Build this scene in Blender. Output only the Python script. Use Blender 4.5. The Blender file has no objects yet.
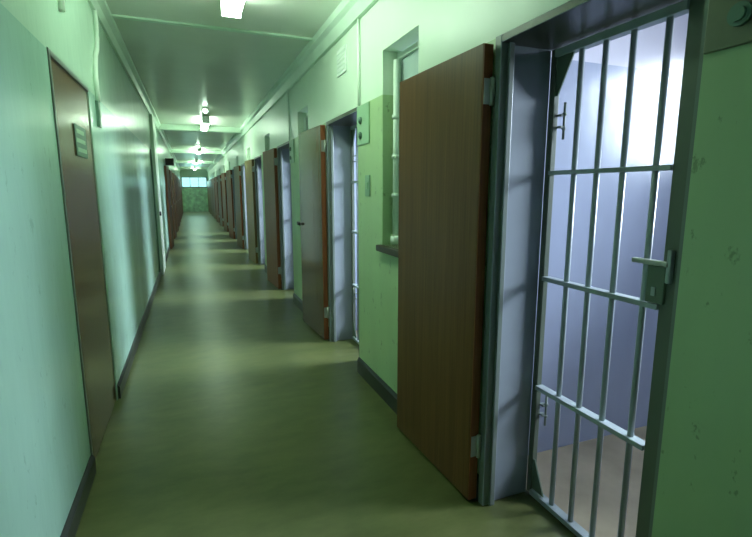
import bpy, bmesh, math, random
from mathutils import Vector, Matrix
random.seed(7)
scene = bpy.context.scene
C = scene.collection

# ------------------------------------------------------------------ helpers
class MB:
    """collects shapes into one mesh; each shape carries a material slot index"""
    def __init__(s): s.bm = bmesh.new()
    def _paint(s, faces, m, by=None):
        for f in faces:
            f.material_index = m
            if by:
                n = f.normal
                k = ('+x' if n.x > .7 else '-x' if n.x < -.7 else '+y' if n.y > .7 else '-y' if n.y < -.7 else '+z' if n.z > 0 else '-z')
                if k in by: f.material_index = by[k]
    def box(s, x0, x1, y0, y1, z0, z1, m=0, by=None, bevel=0.0, seg=2):
        r = bmesh.ops.create_cube(s.bm, size=1.0)
        vs = r['verts']
        for v in vs:
            v.co = Vector((x0 if v.co.x < 0 else x1, y0 if v.co.y < 0 else y1, z0 if v.co.z < 0 else z1))
        faces = list({f for v in vs for f in v.link_faces})
        for f in faces: f.normal_update()
        s._paint(faces, m, by)
        if bevel:
            es = list({e for v in vs for e in v.link_edges})
            bmesh.ops.bevel(s.bm, geom=es, offset=bevel, segments=seg, affect='EDGES', profile=.5)
        return s
    def cyl(s, a, b, r, m=0, n=16, r2=None, smooth=True):
        a, b = Vector(a), Vector(b); d = b - a
        q = Vector((0, 0, 1)).rotation_difference(d.normalized()).to_matrix().to_4x4()
        M = Matrix.Translation((a + b) / 2) @ q
        res = bmesh.ops.create_cone(s.bm, cap_ends=True, segments=n, radius1=r, radius2=r if r2 is None else r2, depth=d.length, matrix=M)
        for f in {f for v in res['verts'] for f in v.link_faces}:
            f.material_index = m
            if smooth and len(f.verts) == 4: f.smooth = True
        return s
    def ball(s, c, r, m=0, sc=(1, 1, 1)):
        M = Matrix.Translation(c) @ Matrix.Diagonal((sc[0], sc[1], sc[2], 1))
        res = bmesh.ops.create_uvsphere(s.bm, u_segments=20, v_segments=12, radius=r, matrix=M)
        for f in {f for v in res['verts'] for f in v.link_faces}: f.smooth = True; f.material_index = m
        return s
    def prism(s, pts, axis, a0, a1, m=0):
        """polygon pts (2-D) extruded along axis from a0 to a1"""
        def P(p, a):
            return {'x': (a, p[0], p[1]), 'y': (p[0], a, p[1]), 'z': (p[0], p[1], a)}[axis]
        lo = [s.bm.verts.new(P(p, a0)) for p in pts]; hi = [s.bm.verts.new(P(p, a1)) for p in pts]
        fs = [s.bm.faces.new(lo[::-1]), s.bm.faces.new(hi)]
        n = len(pts)
        for i in range(n): fs.append(s.bm.faces.new((lo[i], lo[(i+1) % n], hi[(i+1) % n], hi[i])))
        for f in fs: f.material_index = m
        bmesh.ops.recalc_face_normals(s.bm, faces=fs)
        return s
    def tube(s, pts, r, m=0, n=12):
        pts = [Vector(p) for p in pts]
        rings = []
        for i, p in enumerate(pts):
            d = (pts[min(i+1, len(pts)-1)] - pts[max(i-1, 0)]).normalized()
            u = d.cross(Vector((0.3, .2, 1))).normalized()
            if u.length < .1: u = Vector((1, 0, 0))
            w = d.cross(u).normalized()
            rings.append([s.bm.verts.new(p + r*(math.cos(2*math.pi*k/n)*u + math.sin(2*math.pi*k/n)*w)) for k in range(n)])
        fs = []
        for a, b in zip(rings, rings[1:]):
            for k in range(n): fs.append(s.bm.faces.new((a[k], a[(k+1) % n], b[(k+1) % n], b[k])))
        for f in fs: f.smooth = True
        fs.append(s.bm.faces.new(rings[0][::-1])); fs.append(s.bm.faces.new(rings[-1]))
        for f in fs: f.material_index = m
        bmesh.ops.recalc_face_normals(s.bm, faces=fs)
        return s
    def build(s, name, mats, parent=None):
        me = bpy.data.meshes.new(name); s.bm.to_mesh(me); s.bm.free()
        for m in (mats if isinstance(mats, (list, tuple)) else [mats]): me.materials.append(m)
        o = bpy.data.objects.new(name, me); C.objects.link(o)
        if parent: o.parent = parent
        return o

def tag(o, label, cat, group=None, kind=None):
    o['label'] = label; o['category'] = cat
    if group: o['group'] = group
    if kind: o['kind'] = kind
    return o
def struct(o): o['kind'] = 'structure'; return o
def empty(name, loc=(0, 0, 0), rz=0):
    o = bpy.data.objects.new(name, None); C.objects.link(o); o.location = loc; o.rotation_euler = (0, 0, rz)
    o.empty_display_size = .1
    return o
def copy_tree(o, parent=None):
    c = o.copy(); C.objects.link(c)
    if parent: c.parent = parent
    for ch in list(o.children): copy_tree(ch, c)
    return c

# ------------------------------------------------------------------ materials
def mat(name):
    m = bpy.data.materials.new(name); m.use_nodes = True
    nt = m.node_tree; b = nt.nodes['Principled BSDF']
    return m, nt, b
def N(nt, t, **kw):
    n = nt.nodes.new(t)
    for k, v in kw.items(): setattr(n, k, v)
    return n
def coords(nt, scale=(1, 1, 1)):
    g = N(nt, 'ShaderNodeNewGeometry'); mp = N(nt, 'ShaderNodeMapping')
    mp.inputs['Scale'].default_value = scale
    nt.links.new(g.outputs['Position'], mp.inputs['Vector']); return mp.outputs['Vector']
def ocoords(nt, scale=(1, 1, 1)):
    g = N(nt, 'ShaderNodeTexCoord'); mp = N(nt, 'ShaderNodeMapping')
    mp.inputs['Scale'].default_value = scale
    nt.links.new(g.outputs['Object'], mp.inputs['Vector']); return mp.outputs['Vector']
def noise(nt, vec, scale, detail=3, rough=.55):
    n = N(nt, 'ShaderNodeTexNoise'); n.inputs['Scale'].default_value = scale; n.inputs['Detail'].default_value = detail; n.inputs['Roughness'].default_value = rough
    nt.links.new(vec, n.inputs['Vector']); return n.outputs['Fac']
def ramp(nt, fac, stops):
    r = N(nt, 'ShaderNodeValToRGB'); e = r.color_ramp.elements
    while len(e) < len(stops): e.new(.5)
    for i, (p, c) in enumerate(stops): e[i].position = p; e[i].color = (c[0], c[1], c[2], 1)
    nt.links.new(fac, r.inputs['Fac']); return r.outputs['Color']
def mixc(nt, fac, a, b, mode='MIX'):
    m = N(nt, 'ShaderNodeMix', data_type='RGBA', blend_type=mode)
    if isinstance(fac, (int, float)): m.inputs[0].default_value = fac
    else: nt.links.new(fac, m.inputs[0])
    for i, v in ((6, a), (7, b)):
        if isinstance(v, (tuple, list)): m.inputs[i].default_value = (v[0], v[1], v[2], 1)
        else: nt.links.new(v, m.inputs[i])
    return m.outputs[2]
def bump(nt, b, h, strength, dist=.01):
    n = N(nt, 'ShaderNodeBump'); n.inputs['Strength'].default_value = strength; n.inputs['Distance'].default_value = dist
    nt.links.new(h, n.inputs['Height']); nt.links.new(n.outputs['Normal'], b.inputs['Normal'])
def vary(nt, vec, col, scale, amt=.12):
    f = noise(nt, vec, scale, 4)
    lo = tuple(c*(1-amt) for c in col); hi = tuple(min(1, c*(1+amt)) for c in col)
    return ramp(nt, f, [(.3, lo), (.7, hi)])

def two_tone(name, low, high, zline, rough=.28, chips=.0, bumpy=.12, spec=.5):
    """gloss enamel to the dado line, another colour above it"""
    m, nt, b = mat(name)
    v = coords(nt)
    lowc = vary(nt, coords(nt, (1, 1, .25)), low, 2.2, .10)
    if chips:
        f = noise(nt, coords(nt, (6, 6, 3.2)), 3.2, 6, .72)
        k = ramp(nt, f, [(.61, (0, 0, 0)), (.66, (chips, chips, chips))])
        lowc = mixc(nt, k, lowc, tuple(c*.45 for c in low))
    highc = vary(nt, v, high, 1.5, .04)
    sp = N(nt, 'ShaderNodeSeparateXYZ'); g = N(nt, 'ShaderNodeNewGeometry'); nt.links.new(g.outputs['Position'], sp.inputs[0])
    cmp = N(nt, 'ShaderNodeMath', operation='GREATER_THAN'); cmp.inputs[1].default_value = zline
    nt.links.new(sp.outputs['Z'], cmp.inputs[0])
    nt.links.new(mixc(nt, cmp.outputs[0], lowc, highc), b.inputs['Base Color'])
    rg = N(nt, 'ShaderNodeMapRange'); nt.links.new(noise(nt, v, 5, 3), rg.inputs['Value'])
    rg.inputs['To Min'].default_value = rough*.85; rg.inputs['To Max'].default_value = rough*1.2
    nt.links.new(rg.outputs[0], b.inputs['Roughness'])
    b.inputs['Specular IOR Level'].default_value = spec
    bump(nt, b, noise(nt, coords(nt, (1, 1, .35)), 9, 3), bumpy, .02)
    return m
def paint(name, col, rough=.35, amt=.06, scale=3, bumpy=.05, metal=0, spec=.5):
    m, nt, b = mat(name)
    v = coords(nt)
    nt.links.new(vary(nt, v, col, scale, amt), b.inputs['Base Color'])
    b.inputs['Roughness'].default_value = rough; b.inputs['Metallic'].default_value = metal
    b.inputs['Specular IOR Level'].default_value = spec
    if bumpy: bump(nt, b, noise(nt, v, 25, 3), bumpy, .004)
    return m
def wood(name, dark, light, rough=.3, spec=.5):
    m, nt, b = mat(name)
    f = noise(nt, ocoords(nt, (14, 14, .55)), 2.2, 5, .6)
    g = noise(nt, ocoords(nt, (70, 70, 1.2)), 2.0, 3, .6)
    c = ramp(nt, f, [(.3, dark), (.7, light)])
    c = mixc(nt, .35, c, ramp(nt, g, [(.35, tuple(x*.55 for x in dark)), (.65, light)]))
    nt.links.new(c, b.inputs['Base Color'])
    b.inputs['Roughness'].default_value = rough; b.inputs['Specular IOR Level'].default_value = spec
    bump(nt, b, g, .06, .003)
    return m
def emit(name, col, s):
    m, nt, b = mat(name)
    b.inputs['Base Color'].default_value = (.8, .8, .8, 1)
    b.inputs['Emission Color'].default_value = (*col, 1); b.inputs['Emission Strength'].default_value = s
    return m
def glass(name, tint=(.9, .95, .95), gl=.12, rough=.05):
    m, nt, b = mat(name)
    out = nt.nodes['Material Output']
    t = N(nt, 'ShaderNodeBsdfTransparent'); t.inputs[0].default_value = (*tint, 1)
    g = N(nt, 'ShaderNodeBsdfGlossy'); g.inputs['Roughness'].default_value = rough
    fr = N(nt, 'ShaderNodeFresnel'); fr.inputs['IOR'].default_value = 1.5
    ad = N(nt, 'ShaderNodeMath', operation='ADD'); ad.inputs[1].default_value = gl; nt.links.new(fr.outputs[0], ad.inputs[0])
    mx = N(nt, 'ShaderNodeMixShader'); nt.links.new(ad.outputs[0], mx.inputs[0]); nt.links.new(t.outputs[0], mx.inputs[1]); nt.links.new(g.outputs[0], mx.inputs[2])
    nt.links.new(mx.outputs[0], out.inputs['Surface'])
    return m

ZL = 2.055                                     # dado line
M = {}
M['wall_l'] = two_tone('enamel green left', (.365, .58, .475), (.50, .69, .55), 2.075, .22, .30, .10)
M['wall_r'] = two_tone('enamel green right', (.40, .56, .30), (.68, .80, .66), ZL, .34, .75, .10)
M['cell'] = two_tone('cell blue grey', (.32, .355, .455), (.62, .60, .66), 2.08, .20, 0, .05)
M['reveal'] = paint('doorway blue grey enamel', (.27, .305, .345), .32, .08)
M['ceiling'] = paint('ceiling board gloss', (.82, .83, .76), .24, .06, 1.2, .05)
M['cornice'] = paint('cornice cream', (.62, .76, .64), .4)
M['batten'] = paint('ceiling batten', (.60, .74, .62), .4)
M['skirt'] = paint('dark skirting', (.030, .034, .028), .35)
M['frame'] = paint('steel frame grey green', (.17, .205, .18), .35)
M['gate'] = paint('gate grey steel', (.33, .38, .39), .30, .12, 8)
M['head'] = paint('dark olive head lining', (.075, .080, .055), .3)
M['post'] = paint('dark green grey steel', (.115, .140, .105), .35)
M['lock'] = paint('lock green steel', (.12, .17, .12), .35)
M['wood'] = wood('varnished brown wood', (.112, .050, .018), (.185, .088, .029), .36, .25)
M['wood_gloss'] = wood('glossy brown wood', (.10, .050, .022), (.17, .09, .040), .13)
M['wood_red'] = wood('varnished red brown wood', (.20, .064, .026), (.31, .108, .042), .4, .25)
M['wood_far'] = wood('dull red brown wood', (.115, .050, .024), (.18, .080, .036), .5, .2)
M['wood_ochre'] = wood('ochre brown wood', (.16, .095, .030), (.26, .16, .055), .35)
M['wood_dark'] = wood('dark left door wood', (.10, .052, .022), (.17, .085, .036), .2)
M['sill'] = paint('dark timber sill', (.045, .03, .02), .4)
M['cream'] = paint('cream gloss paint', (.70, .80, .70), .3)
M['white'] = paint('white plastic', (.75, .82, .76), .4)
M['dgreen'] = paint('dull dark green', (.12, .22, .16), .4)
M['old_plate'] = paint('old brownish plate', (.17, .18, .11), .4, .2, 6)
M['plate'] = paint('green plate paint', (.31, .50, .32), .33)
M['black'] = paint('black plastic', (.012, .014, .013), .5)
M['steel'] = paint('pale hinge steel', (.45, .47, .42), .35, metal=.4)
M['switch'] = paint('grey green switch', (.22, .36, .26), .4)
M['lamp'] = emit('lit tube diffuser', (.74, 1.0, .76), 17)
M['bulb'] = emit('small lit bulb', (.70, 1.0, .78), 7)
M['glass'] = glass('window glass', (.90, .93, .93), .06)
M['pane'] = paint('pale obscured glass', (.42, .52, .50), .12)
M['endglass'] = glass('far window glass', (.80, 1.0, .95), .05)
M['green_door'] = paint('far green door', (.50, .72, .50), .4, .3, 4)
M['cellfloor'] = paint('cell concrete floor', (.38, .32, .21), .45, .22, 3, .1)
M['outside'] = paint('cell ceiling white', (.75, .75, .75), .5)

# polished olive floor
m, nt, b = mat('polished olive floor'); M['floor'] = m
f1 = noise(nt, coords(nt, (.7, 1.3, 1)), 1.8, 5, .62); f2 = noise(nt, coords(nt, (1.0, 2.2, 1)), 4.5, 5, .62)
c = ramp(nt, f1, [(.28, (.066, .086, .026)), (.5, (.098, .118, .038)), (.72, (.150, .160, .062))])
c = mixc(nt, .5, c, ramp(nt, f2, [(.2, (.045, .058, .018)), (.8, (.165, .178, .066))]))
nt.links.new(c, b.inputs['Base Color']); b.inputs['Specular IOR Level'].default_value = .45
rg = N(nt, 'ShaderNodeMapRange'); nt.links.new(f1, rg.inputs['Value']); rg.inputs['To Min'].default_value = .285; rg.inputs['To Max'].default_value = .36
nt.links.new(rg.outputs[0], b.inputs['Roughness'])
bump(nt, b, noise(nt, coords(nt, (1.3, .7, 1)), 7, 5, .6), .13, .010)

# ------------------------------------------------------------------ dimensions (metres; camera at 0,0,1.45; corridor runs along +y)
XL, XR, XG = -.56, 1.19, 1.45
H = 2.80
Y0, Y1 = -3.6, 34.2
PITCH = 2.57
ND = 13                                        # cells along the right side
D0, D1 = .845, 1.70                            # first doorway
W0, W1, WZ0, WZ1 = 2.42, 2.93, 1.085, 2.32     # first corridor window
XO = 3.60                                      # outer wall inside face
doors = [(D0 + PITCH*k, D1 + PITCH*k) for k in range(ND)]
wins = [(W0 + PITCH*k, W1 + PITCH*k) for k in range(-1, ND)]

# ------------------------------------------------------------------ shell
struct(MB().box(XL-.2, XG, Y0-.2, Y1+.2, -.15, 0).build('floor', M['floor']))
struct(MB().box(XG, XO+.2, Y0-.2, Y1+.2, -.15, 0.0).build('floor_cells', M['cellfloor']))
struct(MB().box(XL-.2, XG, Y0-.2, Y1+.2, H, H+.15).build('ceiling', M['ceiling']))
struct(MB().box(XG, XO+.2, Y0-.2, Y1+.2, H, H+.15).build('ceiling_cells', M['outside']))

# right wall with doorway and window openings
w = MB(); y = Y0
ops = sorted([(a, b_, 'd') for a, b_ in doors] + [(a, b_, 'w') for a, b_ in wins])
prev = None
for a, b_, t in ops + [(Y1, None, None)]:
    by = {'-x': 0, '+x': 1, '-y': 2 if prev == 'd' else 0, '+y': 2 if t == 'd' else 0}
    if a > y: w.box(XR, XG, y, a, 0, H, 0, by)
    if t == 'd': w.box(XR, XG, a, b_, ZL, H, 0, {'+x': 1, '-z': 2})
    if t == 'w':
        w.box(XR, XG, a, b_, 0, WZ0, 0, {'+x': 1, '+z': 0}); w.box(XR, XG, a, b_, WZ1, H, 0, {'+x': 1})
    if b_: y = b_
    prev = t
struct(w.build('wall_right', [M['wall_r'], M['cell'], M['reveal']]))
# left wall, with shallow recesses for its near door
LD0, LD1 = 2.62, 3.56
w = MB()
w.box(XL-.2, XL, Y0, LD0, 0, H).box(XL-.2, XL, LD1, Y1, 0, H).box(XL-.2, XL, LD0, LD1, 2.085, H).box(XL-.2, XL-.09, LD0, LD1, 0, 2.085)
struct(w.build('wall_left', M['wall_l']))
struct(MB().box(XL-.2, XO+.2, Y0-.2, Y0, 0, H).build('wall_back', M['dgreen']))
# far end wall: opening for door and transom window
w = MB()
EX0, EX1 = -.50, 1.10
w.box(XL, EX0, Y1, Y1+.2, 0, H).box(EX1, XR, Y1, Y1+.2, 0, H).box(EX0, EX1, Y1, Y1+.2, 2.31, H)
struct(w.build('wall_end', M['wall_r']))
struct(MB().box(XR, XO+.2, Y1, Y1+.2, 0, H).build('wall_end_cells', M['cell']))
# partitions between cells
for k in range(-1, ND):
    yp = 1.93 + PITCH*k
    struct(MB().box(XG, XO, yp, yp+.12, 0, H).build('partition_wall', M['cell']))
# outer wall with one barred window per cell
CW0, CW1, CZ0, CZ1 = .30, 1.20, 1.50, 2.42
w = MB(); y = Y0
for k in range(ND):
    a, b_ = CW0 + PITCH*k, CW1 + PITCH*k
    w.box(XO, XO+.2, y, a, 0, H).box(XO, XO+.2, a, b_, 0, CZ0).box(XO, XO+.2, a, b_, CZ1, H); y = b_
w.box(XO, XO+.2, y, Y1, 0, H)
struct(w.build('wall_outer', M['cell']))

# skirting
s = MB()
for (a, b_) in zip([Y0] + [d[1] for d in doors], [d[0] for d in doors] + [Y1]):
    s.prism([(XR, 0), (XR-.018, 0), (XR-.018, .105), (XR-.006, .125), (XR, .125)], 'y', a, b_)
struct(s.build('baseboard_right', M['skirt']))
s = MB()
for a, b_ in ((Y0, LD0), (LD1, Y1)):
    s.prism([(XL, 0), (XL+.018, 0), (XL+.018, .085), (XL+.006, .10), (XL, .10)], 'y', a, b_)
struct(s.build('baseboard_left', M['skirt']))
# cornices: box trunking with a lower fillet
s = MB().prism([(XR, H), (XR-.085, H), (XR-.085, H-.06), (XR-.055, H-.085), (XR-.03, H-.16), (XR, H-.16)], 'y', Y0, Y1)
struct(s.build('cornice_right', M['cornice']))
s = MB().prism([(XL, H), (XL+.075, H), (XL+.075, H-.04), (XL+.04, H-.06), (XL+.02, H-.11), (XL, H-.11)], 'y', Y0, Y1)
struct(s.build('cornice_left', M['cornice']))
# ceiling battens and downstand beams
struct(MB().box(XL+.075, XR-.085, 4.40, 4.45, H-.018, H, bevel=.004).build('ceiling_trim', M['batten']))
for yb in (11.0, 17.6, 24.2, 30.8):
    struct(MB().box(XL+.02, XR-.03, yb, yb+.18, H-.11, H, bevel=.006).build('ceiling_beam', M['batten']))

# ------------------------------------------------------------------ far end door and window
root = struct(empty('door_1', (0, Y1, 0)))
for x0, x1 in ((EX0-.009, .309), (.291, EX1+.009)):
    l = MB().box(x0+.01, x1-.01, .02, .06, .004, 1.60, bevel=.001)
    for z0, z1 in ((.12, .75), (.85, 1.55)):
        l.box(x0+.07, x1-.07, .012, .03, z0, z1, bevel=.008)
    l.build('door_leaf', M['green_door'], root)
MB().cyl((.24, .02, 1.0), (.24, -.05, 1.0), .012).ball((.24, -.06, 1.0), .025).build('door_handle', M['steel'], root)
root = struct(empty('window_1', (0, Y1, 0)))
f = MB().box(EX0, EX1, .0, .07, 1.60, 1.66).box(EX0, EX1, .0, .07, 2.27, 2.31).box(EX0, EX0+.04, .0, .07, 1.66, 2.27).box(EX1-.04, EX1, .0, .07, 1.66, 2.27)
for i in (1, 2): f.box(EX0+i*(EX1-EX0)/3-.015, EX0+i*(EX1-EX0)/3+.015, 0.01, .06, 1.66, 2.27)
f.build('window_frame', M['frame'], root)
MB().box(EX0+.04, EX1-.04, .03, .036, 1.66, 2.27).build('pane', M['endglass'], root)

# ------------------------------------------------------------------ doorway frames (one per cell)
for k, (a, b_) in enumerate(doors):
    f = MB()
    f.box(XR+.045, XG-.0125, b_-.026, b_, 0, ZL-.03, 0)                        # hinge-side lining
    f.box(XR-.012, XR+.045, b_-.042, b_, 0, ZL, 1, bevel=.004)               # hinge jamb
    f.box(XR+.020, XR+.045, b_-.055, b_-.042, 0, ZL-.03, 1, bevel=.003)      # rebate stop
    f.box(XR, XG-.02, a, a+.010, 0, ZL-.03, 1)
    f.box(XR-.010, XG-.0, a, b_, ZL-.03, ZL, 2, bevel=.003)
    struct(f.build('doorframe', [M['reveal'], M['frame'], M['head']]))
    struct(MB().box(XG-.012, XG+.02, a+.002, a+.180, .016, ZL-.032).build('door_post_trim', M['post']))

# ------------------------------------------------------------------ corridor windows beside the doors
def make_window():
    r = struct(empty('window_2', (0, 0, 0)))
    x0 = XR+.095
    f = MB().box(x0, x0+.04, W1-.035, W1, WZ0, WZ1, bevel=.004).box(x0, x0+.04, W0, W0+.035, WZ0, WZ1, bevel=.004)
    f.box(x0, x0+.04, W0+.035, W1-.035, WZ1-.05, WZ1-.015, bevel=.004).box(x0, x0+.04, W0+.035, W1-.035, WZ0, WZ0+.035, bevel=.004)
    f.build('window_frame', M['cream'], r)
    MB().box(x0+.02, x0+.024, W0+.035, W1-.035, WZ0+.035, WZ1-.05).build('pane', M['pane'], r)
    for yy in (W1-.045,):
        bb = MB().cyl((x0-.02, yy, WZ0+.03), (x0-.02, yy, WZ1-.06), .019)
        for zz in (WZ0+.33, WZ0+.58, WZ0+.83): bb.cyl((x0-.02, yy, zz-.012), (x0-.02, yy, zz+.012), .027)
        bb.cyl((x0-.02, yy, WZ0+.005), (x0-.02, yy, WZ0+.06), .032)
        bb.build('bar', M['cream'], r)
    MB().box(XR-.04, XR+.095, W0-.03, W1+.025, WZ0-.042, WZ0, bevel=.006).build('window_sill', M['sill'], r)
    return r
win = make_window()
for k in range(1, ND):
    c_ = copy_tree(win); c_.name = 'window_%d' % (2+k); c_.location.y = PITCH*k

# cell windows in the outer wall, with bars and panes
def make_cell_window():
    r = struct(empty('window_outer', (0, 0, 0)))
    f = MB()
    f.box(XO+.08, XO+.13, CW0, CW0+.04, CZ0, CZ1).box(XO+.08, XO+.13, CW1-.04, CW1, CZ0, CZ1)
    f.box(XO+.08, XO+.13, CW0+.04, CW1-.04, CZ0, CZ0+.04).box(XO+.08, XO+.13, CW0+.04, CW1-.04, CZ1-.04, CZ1)
    f.box(XO+.09, XO+.12, (CW0+CW1)/2-.012, (CW0+CW1)/2+.012, CZ0+.04, CZ1-.04)
    f.build('window_frame', M['frame'], r)
    MB().box(XO+.10, XO+.104, CW0+.04, CW1-.04, CZ0+.04, CZ1-.04).build('pane', M['glass'], r)
    for i in range(5):
        yy = CW0+.09+i*.18
        MB().cyl((XO+.04, yy, CZ0), (XO+.04, yy, CZ1), .009).build('bar', M['frame'], r)
    return r
cw = make_cell_window()
for k in range(1, ND):
    c_ = copy_tree(cw); c_.location.y = PITCH*k

# ------------------------------------------------------------------ wooden cell doors, folded back against the wall
ORD = ['nearest', 'second', 'third', 'fourth', 'fifth', 'sixth', 'seventh', 'eighth', 'ninth', 'tenth', 'eleventh', 'twelfth', 'thirteenth']
LW = .758
def make_door(wood_m, edge_m):
    """hinge line at the origin; the leaf runs along +y, its corridor face on -x"""
    r = empty('wooden_cell_door')
    MB().box(-.046, 0, 0, LW, .012, 2.03, bevel=.003).build('leaf', wood_m, r)
    MB().box(-.045, -.001, -.006, .0005, .014, 2.028, bevel=.002).build('edge_lipping', edge_m, r)
    for z in (.285, 1.845):
        h = MB().cyl((-.006, -.014, z-.055), (-.006, -.014, z+.055), .010)
        h.box(-.042, -.008, -.010, -.006, z-.05, z+.05)
        for zz in (z-.02, z+.02): h.cyl((-.006, -.014, zz-.001), (-.006, -.014, zz+.001), .0112)
        h.build('hinge', M['steel'], r)
    return r
def door_mats(k): return ('wood', 'wood_red') if k == 0 else ('wood_gloss', 'wood_red') if k == 1 else ('wood_ochre', 'wood_ochre') if k == 3 else ('wood_red', 'wood_red') if k in (2, 5, 8) else ('wood', 'wood_red')
protos = {}
for k in range(ND):
    ms = door_mats(k)
    if ms not in protos: d = protos[ms] = make_door(M[ms[0]], M[ms[1]])
    else: d = copy_tree(protos[ms])
    d.location = (XR-.016, D1+.008+PITCH*k, 0)
    d.rotation_euler.z = math.radians([2.2, 3.0, 3.5, 4, 4.5][k] if k < 5 else 5)
    if k == 1: MB().cyl((-.046, LW-.03, 1.09), (-.06, LW-.03, 1.09), .008).ball((-.066, LW-.03, 1.09), .016).build('knob', M['black'], d)
    lab = {0: 'large brown varnished cell door nearest the camera, swung open beside the barred gate',
           1: 'second open brown cell door on the right, upper half reflecting green wall',
           2: 'third open door on the right, narrow reddish brown, past the second blue doorway',
           3: 'fourth open door on the right, yellowish ochre brown wood'}.get(k, '%s open brown door along the right wall counted from the front' % ORD[k])
    if k == ND-1: lab = 'farthest open brown door on the right, next to the end wall'
    tag(d, lab, 'door', 'open wooden cell doors along the right wall', 'thing')

# ------------------------------------------------------------------ barred gates
def make_gate():
    r = empty('barred_gate')
    gx = XG; y0, y1 = 1.030, 1.672
    zb, zt = .012, 2.023
    for yy in ((y0, y0+.052), (y1-.032, y1)):
        MB().box(gx-.012, gx+.014, yy[0], yy[1], zb, zt, bevel=.002).build('stile', M['post'], r)
    for zz, hh in ((zb, .024), (.542, .020), (1.053, .019), (1.513, .017), (1.988, .030)):
        MB().box(gx-.022, gx+.018, y0+.052, y1-.032, zz, zz+hh, bevel=.002).build('rail', M['gate'], r)
    for yy in (1.514, 1.398, 1.280, 1.150):
        MB().cyl((gx, yy, zb), (gx, yy, zt), .0112).build('bar', M['gate'], r)
    MB().prism([(y1-.032, 1.988), (y1-.032, 1.835), (y1-.045, 1.835), (y1-.125, 1.988)], 'x', gx-.008, gx-.002).build('corner_gusset', M['lock'], r)
    MB().prism([(y1-.032, .04), (y1-.032, .19), (y1-.040, .19), (y1-.11, .04)], 'x', gx-.008, gx-.002).build('corner_gusset', M['lock'], r)
    lb = MB().box(gx-.024, gx+.028, 1.062, 1.128, 1.075, 1.205, bevel=.004).build('lock_box', M['lock'], r)
    MB().box(gx-.028, gx-.024, 1.09, 1.105, 1.10, 1.13, bevel=.001).build('keyhole_cover', M['gate'], lb)
    MB().box(gx-.034, gx-.012, 1.052, 1.185, 1.203, 1.220, bevel=.003).build('bolt', M['steel'], r)
    MB().box(gx-.030, gx-.012, 1.042, 1.058, 1.15, 1.26, bevel=.003).build('bolt_keeper', M['gate'], r)
    for z in (.44, 1.735):
        h = MB().cyl((gx+.03, y1-.052, z-.075), (gx+.03, y1-.052, z+.075), .0055)
        h.box(gx+.010, gx+.034, y1-.056, y1-.028, z-.028, z-.020).box(gx+.010, gx+.034, y1-.056, y1-.028, z+.020, z+.028)
        h.ball((gx+.03, y1-.052, z+.028), .010).ball((gx+.03, y1-.052, z-.03), .009)
        h.build('hinge', M['frame'], r)
    return r
g0 = make_gate()
gl = ['grey steel barred gate filling the nearest doorway, blue cell behind it',
      'barred steel gate in the second blue doorway, seen edge-on left of the wall plate',
      'barred gate deep in the third blue doorway on the right',
      'barred gate barely showing in the fourth doorway on the right']
for k in range(4):
    g = g0 if k == 0 else copy_tree(g0)
    g.location = (0 if k == 0 else -.035, PITCH*k, 0)
    tag(g, gl[k], 'gate', 'barred steel gates in the cell doorways', 'thing')

# wall plates with two round studs beside the doorway tops, conduit, small plates
def make_plate():
    r = empty('lock_plate')
    MB().box(-.010, 0, -.25, -.004, 1.775, ZL-.005, bevel=.003).build('plate', M['old_plate'], r)
    for z in (1.84, 1.945):
        b_ = MB().cyl((-.010, -.085, z), (-.020, -.085, z), .026).cyl((-.020, -.085, z), (-.027, -.085, z), .016)
        b_.build('stud', M['dgreen'], r)
    return r
p0 = make_plate()
for k in range(3):
    p = p0 if k == 0 else copy_tree(p0)
    if k == 0:
        pb = [c for c in p0.children if c.name.startswith('plate')][0]
    p.location = (XR, D0+PITCH*k, 0)
    if k:
        for c in p.children:
            if c.name.startswith('plate'): c.data = c.data.copy(); c.data.materials[0] = M['plate']
    tag(p, ['green wall plate with round stud at the top right, beside the nearest gate',
            'small green plate with two dark round studs beside the second doorway',
            'small plate high on the wall beside the third doorway'][k], 'wall plate', 'plates beside the doorway tops')
for yy, lab in ((3.36, 'thin cream conduit on right wall running down to the nearer studded plate'), (5.95, 'thin conduit high on right wall just before the second narrow window')):
    tag(MB().tube([(XR-.012, yy, H-.15), (XR-.012, yy, 2.3), (XR-.012, yy, ZL+.0)], .010).build('cable_conduit', M['cream']), lab, 'conduit', 'conduits down to the wall plates')
o = empty('ventilator_plate', (XR, 3.78, 2.46)); tag(o, 'pale rectangular vent plate high on the right wall under the cornice', 'vent')
MB().box(-.012, 0, -.12, .12, -.10, .10, bevel=.003).build('vent_body', M['white'], o)
vs = MB()
for i in range(5): vs.box(-.016, -.011, -.10, .10, -.075+i*.034, -.06+i*.034, bevel=.001)
vs.build('louvre', M['cream'], o)
o = empty('light_switch', (XR, 3.20, 1.48)); tag(o, 'small grey green switch on right wall below the studded plate', 'switch')
MB().box(-.010, 0, -.045, .045, -.075, .075, bevel=.004).build('switch_plate', M['switch'], o)
MB().box(-.016, -.009, -.012, .012, -.025, .025, bevel=.003).build('toggle', M['plate'], o)

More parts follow.
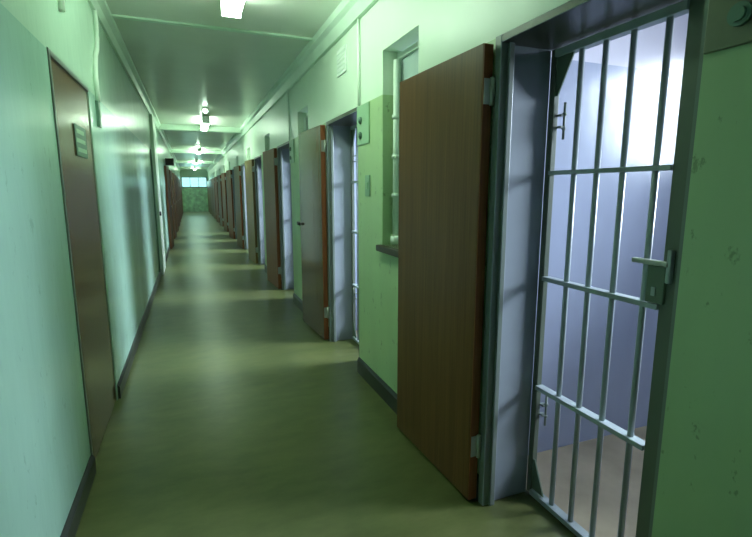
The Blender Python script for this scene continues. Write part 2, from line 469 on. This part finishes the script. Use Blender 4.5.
# ------------------------------------------------------------------ left wall: near brown door with sign
o = empty('brown_wall_door', (XL-.004, LD0, 0))
tag(o, 'closed brown wooden door in the left wall, with a small sign', 'door', None, 'thing')
dl = LD1-LD0
MB().box(-.045, 0, .032, dl-.028, .008, 2.052, bevel=.003).build('leaf', M['wood_dark'], o)
MB().box(-.05, .010, .002, .029, .0, 2.082, bevel=.003).build('jamb', M['frame'], o)
MB().box(-.05, .007, dl-.026, dl-.002, .0, 2.082, bevel=.003).build('jamb', M['wall_l'], o)
MB().box(-.05, .010, .031, dl-.028, 2.055, 2.082, bevel=.003).build('head_jamb', M['frame'], o)
o = empty('door_sign', (XL-.0035, 3.16, 1.72)); tag(o, 'dark sign with three pale lines on the brown left door', 'sign')
MB().box(0, .006, -.13, .16, -.085, .085, bevel=.002).build('sign_board', M['dgreen'], o)
for i, (a, b_) in enumerate(((-.10, .09), (-.12, .11), (-.10, .13))):
    MB().box(.006, .008, a, b_, .040-i*.05, .062-i*.05).build('text_line', M['plate'], o)
o = empty('wall_switch_box', (XL, 3.80, 1.96)); tag(o, 'narrow dark green box on left wall under the white conduit', 'switch box')
MB().box(0, .018, -.04, .04, -.085, .085, bevel=.003).build('box_body', M['dgreen'], o)
MB().box(.018, .021, -.022, .022, -.03, .03, bevel=.001).build('box_cover', M['switch'], o)
tag(MB().tube([(XL+.012, 4.02, H-.10), (XL+.012, 4.02, 2.56), (XL+.012, 4.01, 2.50), (XL+.012, 3.96, 2.42), (XL+.012, 3.88, 2.36), (XL+.012, 3.84, 2.30), (XL+.012, 3.80, 2.20), (XL+.012, 3.80, 2.045)], .016).build('white_conduit', M['cream']),
    'white conduit with a bend, left wall right of the brown door', 'conduit')
tag(MB().tube([(XL+.012, 2.98, H-.10), (XL+.012, 2.97, 2.45), (XL+.012, 2.95, 2.34)], .016).build('pipe_stub', M['cream']),
    'short white pipe stub above the brown left door', 'pipe')
# pale pier and further doorway trim on the left
struct(MB().box(XL, XL+.05, 8.85, 9.6, 0, H-.11, bevel=.006).build('pillar_left', M['cream']))
struct(MB().box(XL, XL+.02, 8.52, 8.62, 0, 2.1, bevel=.004).build('trim_left', M['dgreen']))
tag(MB().cyl((XL+.05, 8.93, 1.05), (XL+.075, 8.93, 1.05), .035).build('push_button', M['black']), 'small dark round button on the pale left pier', 'button')
o = empty('hanging_box_sign', (XL+.115, 13.4, 2.16)); tag(o, 'small black box sign sticking out high from far left wall', 'sign')
MB().box(-.10, .10, 0, .05, -.09, .09, bevel=.006).build('sign_case', M['black'], o)
MB().box(-.114, -.10, -.01, .06, -.04, .04).build('bracket', M['gate'], o)

# open brown doors far along the left wall
pl = None
for k in range(8):
    if pl is None:
        d = pl = empty('wooden_cell_door')
        MB().box(0, .046, 0, LW, .012, 2.03, bevel=.003).build('leaf', M['wood_far'], d)
        MB().cyl((.046, LW-.06, 1.03), (.056, LW-.06, 1.03), .02).build('lock_escutcheon', M['gate'], d)
    else: d = copy_tree(pl)
    d.location = (XL+.012, 12.6+PITCH*k, 0); d.rotation_euler.z = math.radians(-2.5)
    tag(d, 'first open brown door on the far left wall, under the black box sign' if k == 0 else
        'last open brown door on the left, nearest the end wall' if k == 7 else '%s open brown door of those along the far left wall' % ORD[k],
        'door', 'open doors along the far left wall', 'thing')

# ------------------------------------------------------------------ ceiling lights
def make_light():
    r = empty('ceiling_light')
    MB().box(-.055, .055, -.60, .60, -.040, 0, bevel=.006).build('housing', M['white'], r)
    MB().prism([(-.045, -.040), (-.066, -.062), (-.066, -.105), (-.042, -.132), (.042, -.132), (.066, -.105), (.066, -.062), (.045, -.040)], 'y', -.585, .585).build('diffuser', M['lamp'], r)
    for s_ in (-1, 1): MB().box(-.068, .068, s_*.595-.010, s_*.595+.010, -.134, -.001, bevel=.003).build('end_cap', M['white'], r)
    return r
L0 = make_light()
for k in range(5):
    l = L0 if k == 0 else copy_tree(L0)
    l.location = ((XL+XR)/2+.035, 3.15+7.0*k, H)
    tag(l, ['long fluorescent ceiling light nearest the camera, at the top edge', 'second fluorescent ceiling light, in front of the bright ceiling beam',
            'third fluorescent light along the corridor ceiling', 'fourth fluorescent light far down the ceiling', 'farthest fluorescent light above the end door'][k], 'ceiling light', 'fluorescent lights along the ceiling')
def make_bulb():
    r = empty('bulkhead_lamp')
    MB().cyl((0, 0, -.03), (0, 0, 0), .045).build('base', M['white'], r)
    MB().ball((0, 0, -.055), .042, sc=(1, 1, .9)).build('globe', M['bulb'], r)
    return r
B0 = make_bulb()
for k in range(2):
    l = B0 if k == 0 else copy_tree(B0)
    l.location = ((XL+XR)/2, [8.6, 15.6][k], H)
    tag(l, ['small round ceiling lamp just before the second fluorescent light', 'small round ceiling lamp just before the third fluorescent light'][k], 'lamp', 'small round ceiling lamps')

# ------------------------------------------------------------------ daylight
wd = bpy.data.worlds.new('daylight'); scene.world = wd; wd.use_nodes = True
bg = wd.node_tree.nodes['Background']; bg.inputs['Color'].default_value = (.62, .86, 1.0, 1); bg.inputs['Strength'].default_value = 1.1
def area(name, loc, rot, sx, sy, power, col, spread=180):
    l = bpy.data.lights.new(name, 'AREA'); l.shape = 'RECTANGLE'; l.size = sx; l.size_y = sy; l.energy = power; l.color = col
    l.spread = math.radians(spread)
    o = bpy.data.objects.new(name, l); C.objects.link(o); o.location = loc; o.rotation_euler = rot
    return o
for k in range(ND):
    area('window_daylight', (XO+.30, (CW0+CW1)/2+PITCH*k, (CZ0+CZ1)/2+.12), (0, math.radians(55), 0), CZ1-CZ0, CW1-CW0, 165 if k == 0 else 270, (.77, .86, 1.0), 120)
area('far_window_daylight', ((EX0+EX1)/2, Y1+.25, 2.05), (math.radians(-90), 0, 0), 1.0, .65, 6, (.75, 1.0, .95))

# ------------------------------------------------------------------ camera
f_px, cx, cy = 470.0, 376.0, 268.5
vx, vy = 190.0-cx, 190.0-cy
Yc = Vector((vx, vy, f_px)).normalized()               # corridor axis in camera space (x right, y down, z forward)
Uc = Vector((0, -Yc.z, Yc.y)).normalized()
Xc = Yc.cross(-Uc).normalized()
if Xc.x < 0: Xc = -Xc
R = Matrix((Xc, Yc, Uc))                               # camera space -> world
right, down, fwd = R.col[0], R.col[1], R.col[2]
cam = bpy.data.cameras.new('camera'); co = bpy.data.objects.new('camera', cam); C.objects.link(co)
mw = Matrix((( right[0], -down[0], -fwd[0], 0), (right[1], -down[1], -fwd[1], 0), (right[2], -down[2], -fwd[2], 1.45), (0, 0, 0, 1)))
co.matrix_world = mw
cam.sensor_fit = 'HORIZONTAL'; cam.sensor_width = 36; cam.lens = f_px/752*36; cam.clip_start = .02; cam.clip_end = 200
scene.camera = co

vs_ = scene.view_settings
vs_.view_transform = 'Standard'; vs_.look = 'None'; vs_.gamma = 1; vs_.use_curve_mapping = False; vs_.exposure = 0.7
scene.cycles.use_denoising = True
scene.cycles.max_bounces = 10; scene.cycles.diffuse_bounces = 6; scene.cycles.transparent_max_bounces = 12
scene.cycles.caustics_reflective = False; scene.cycles.caustics_refractive = False
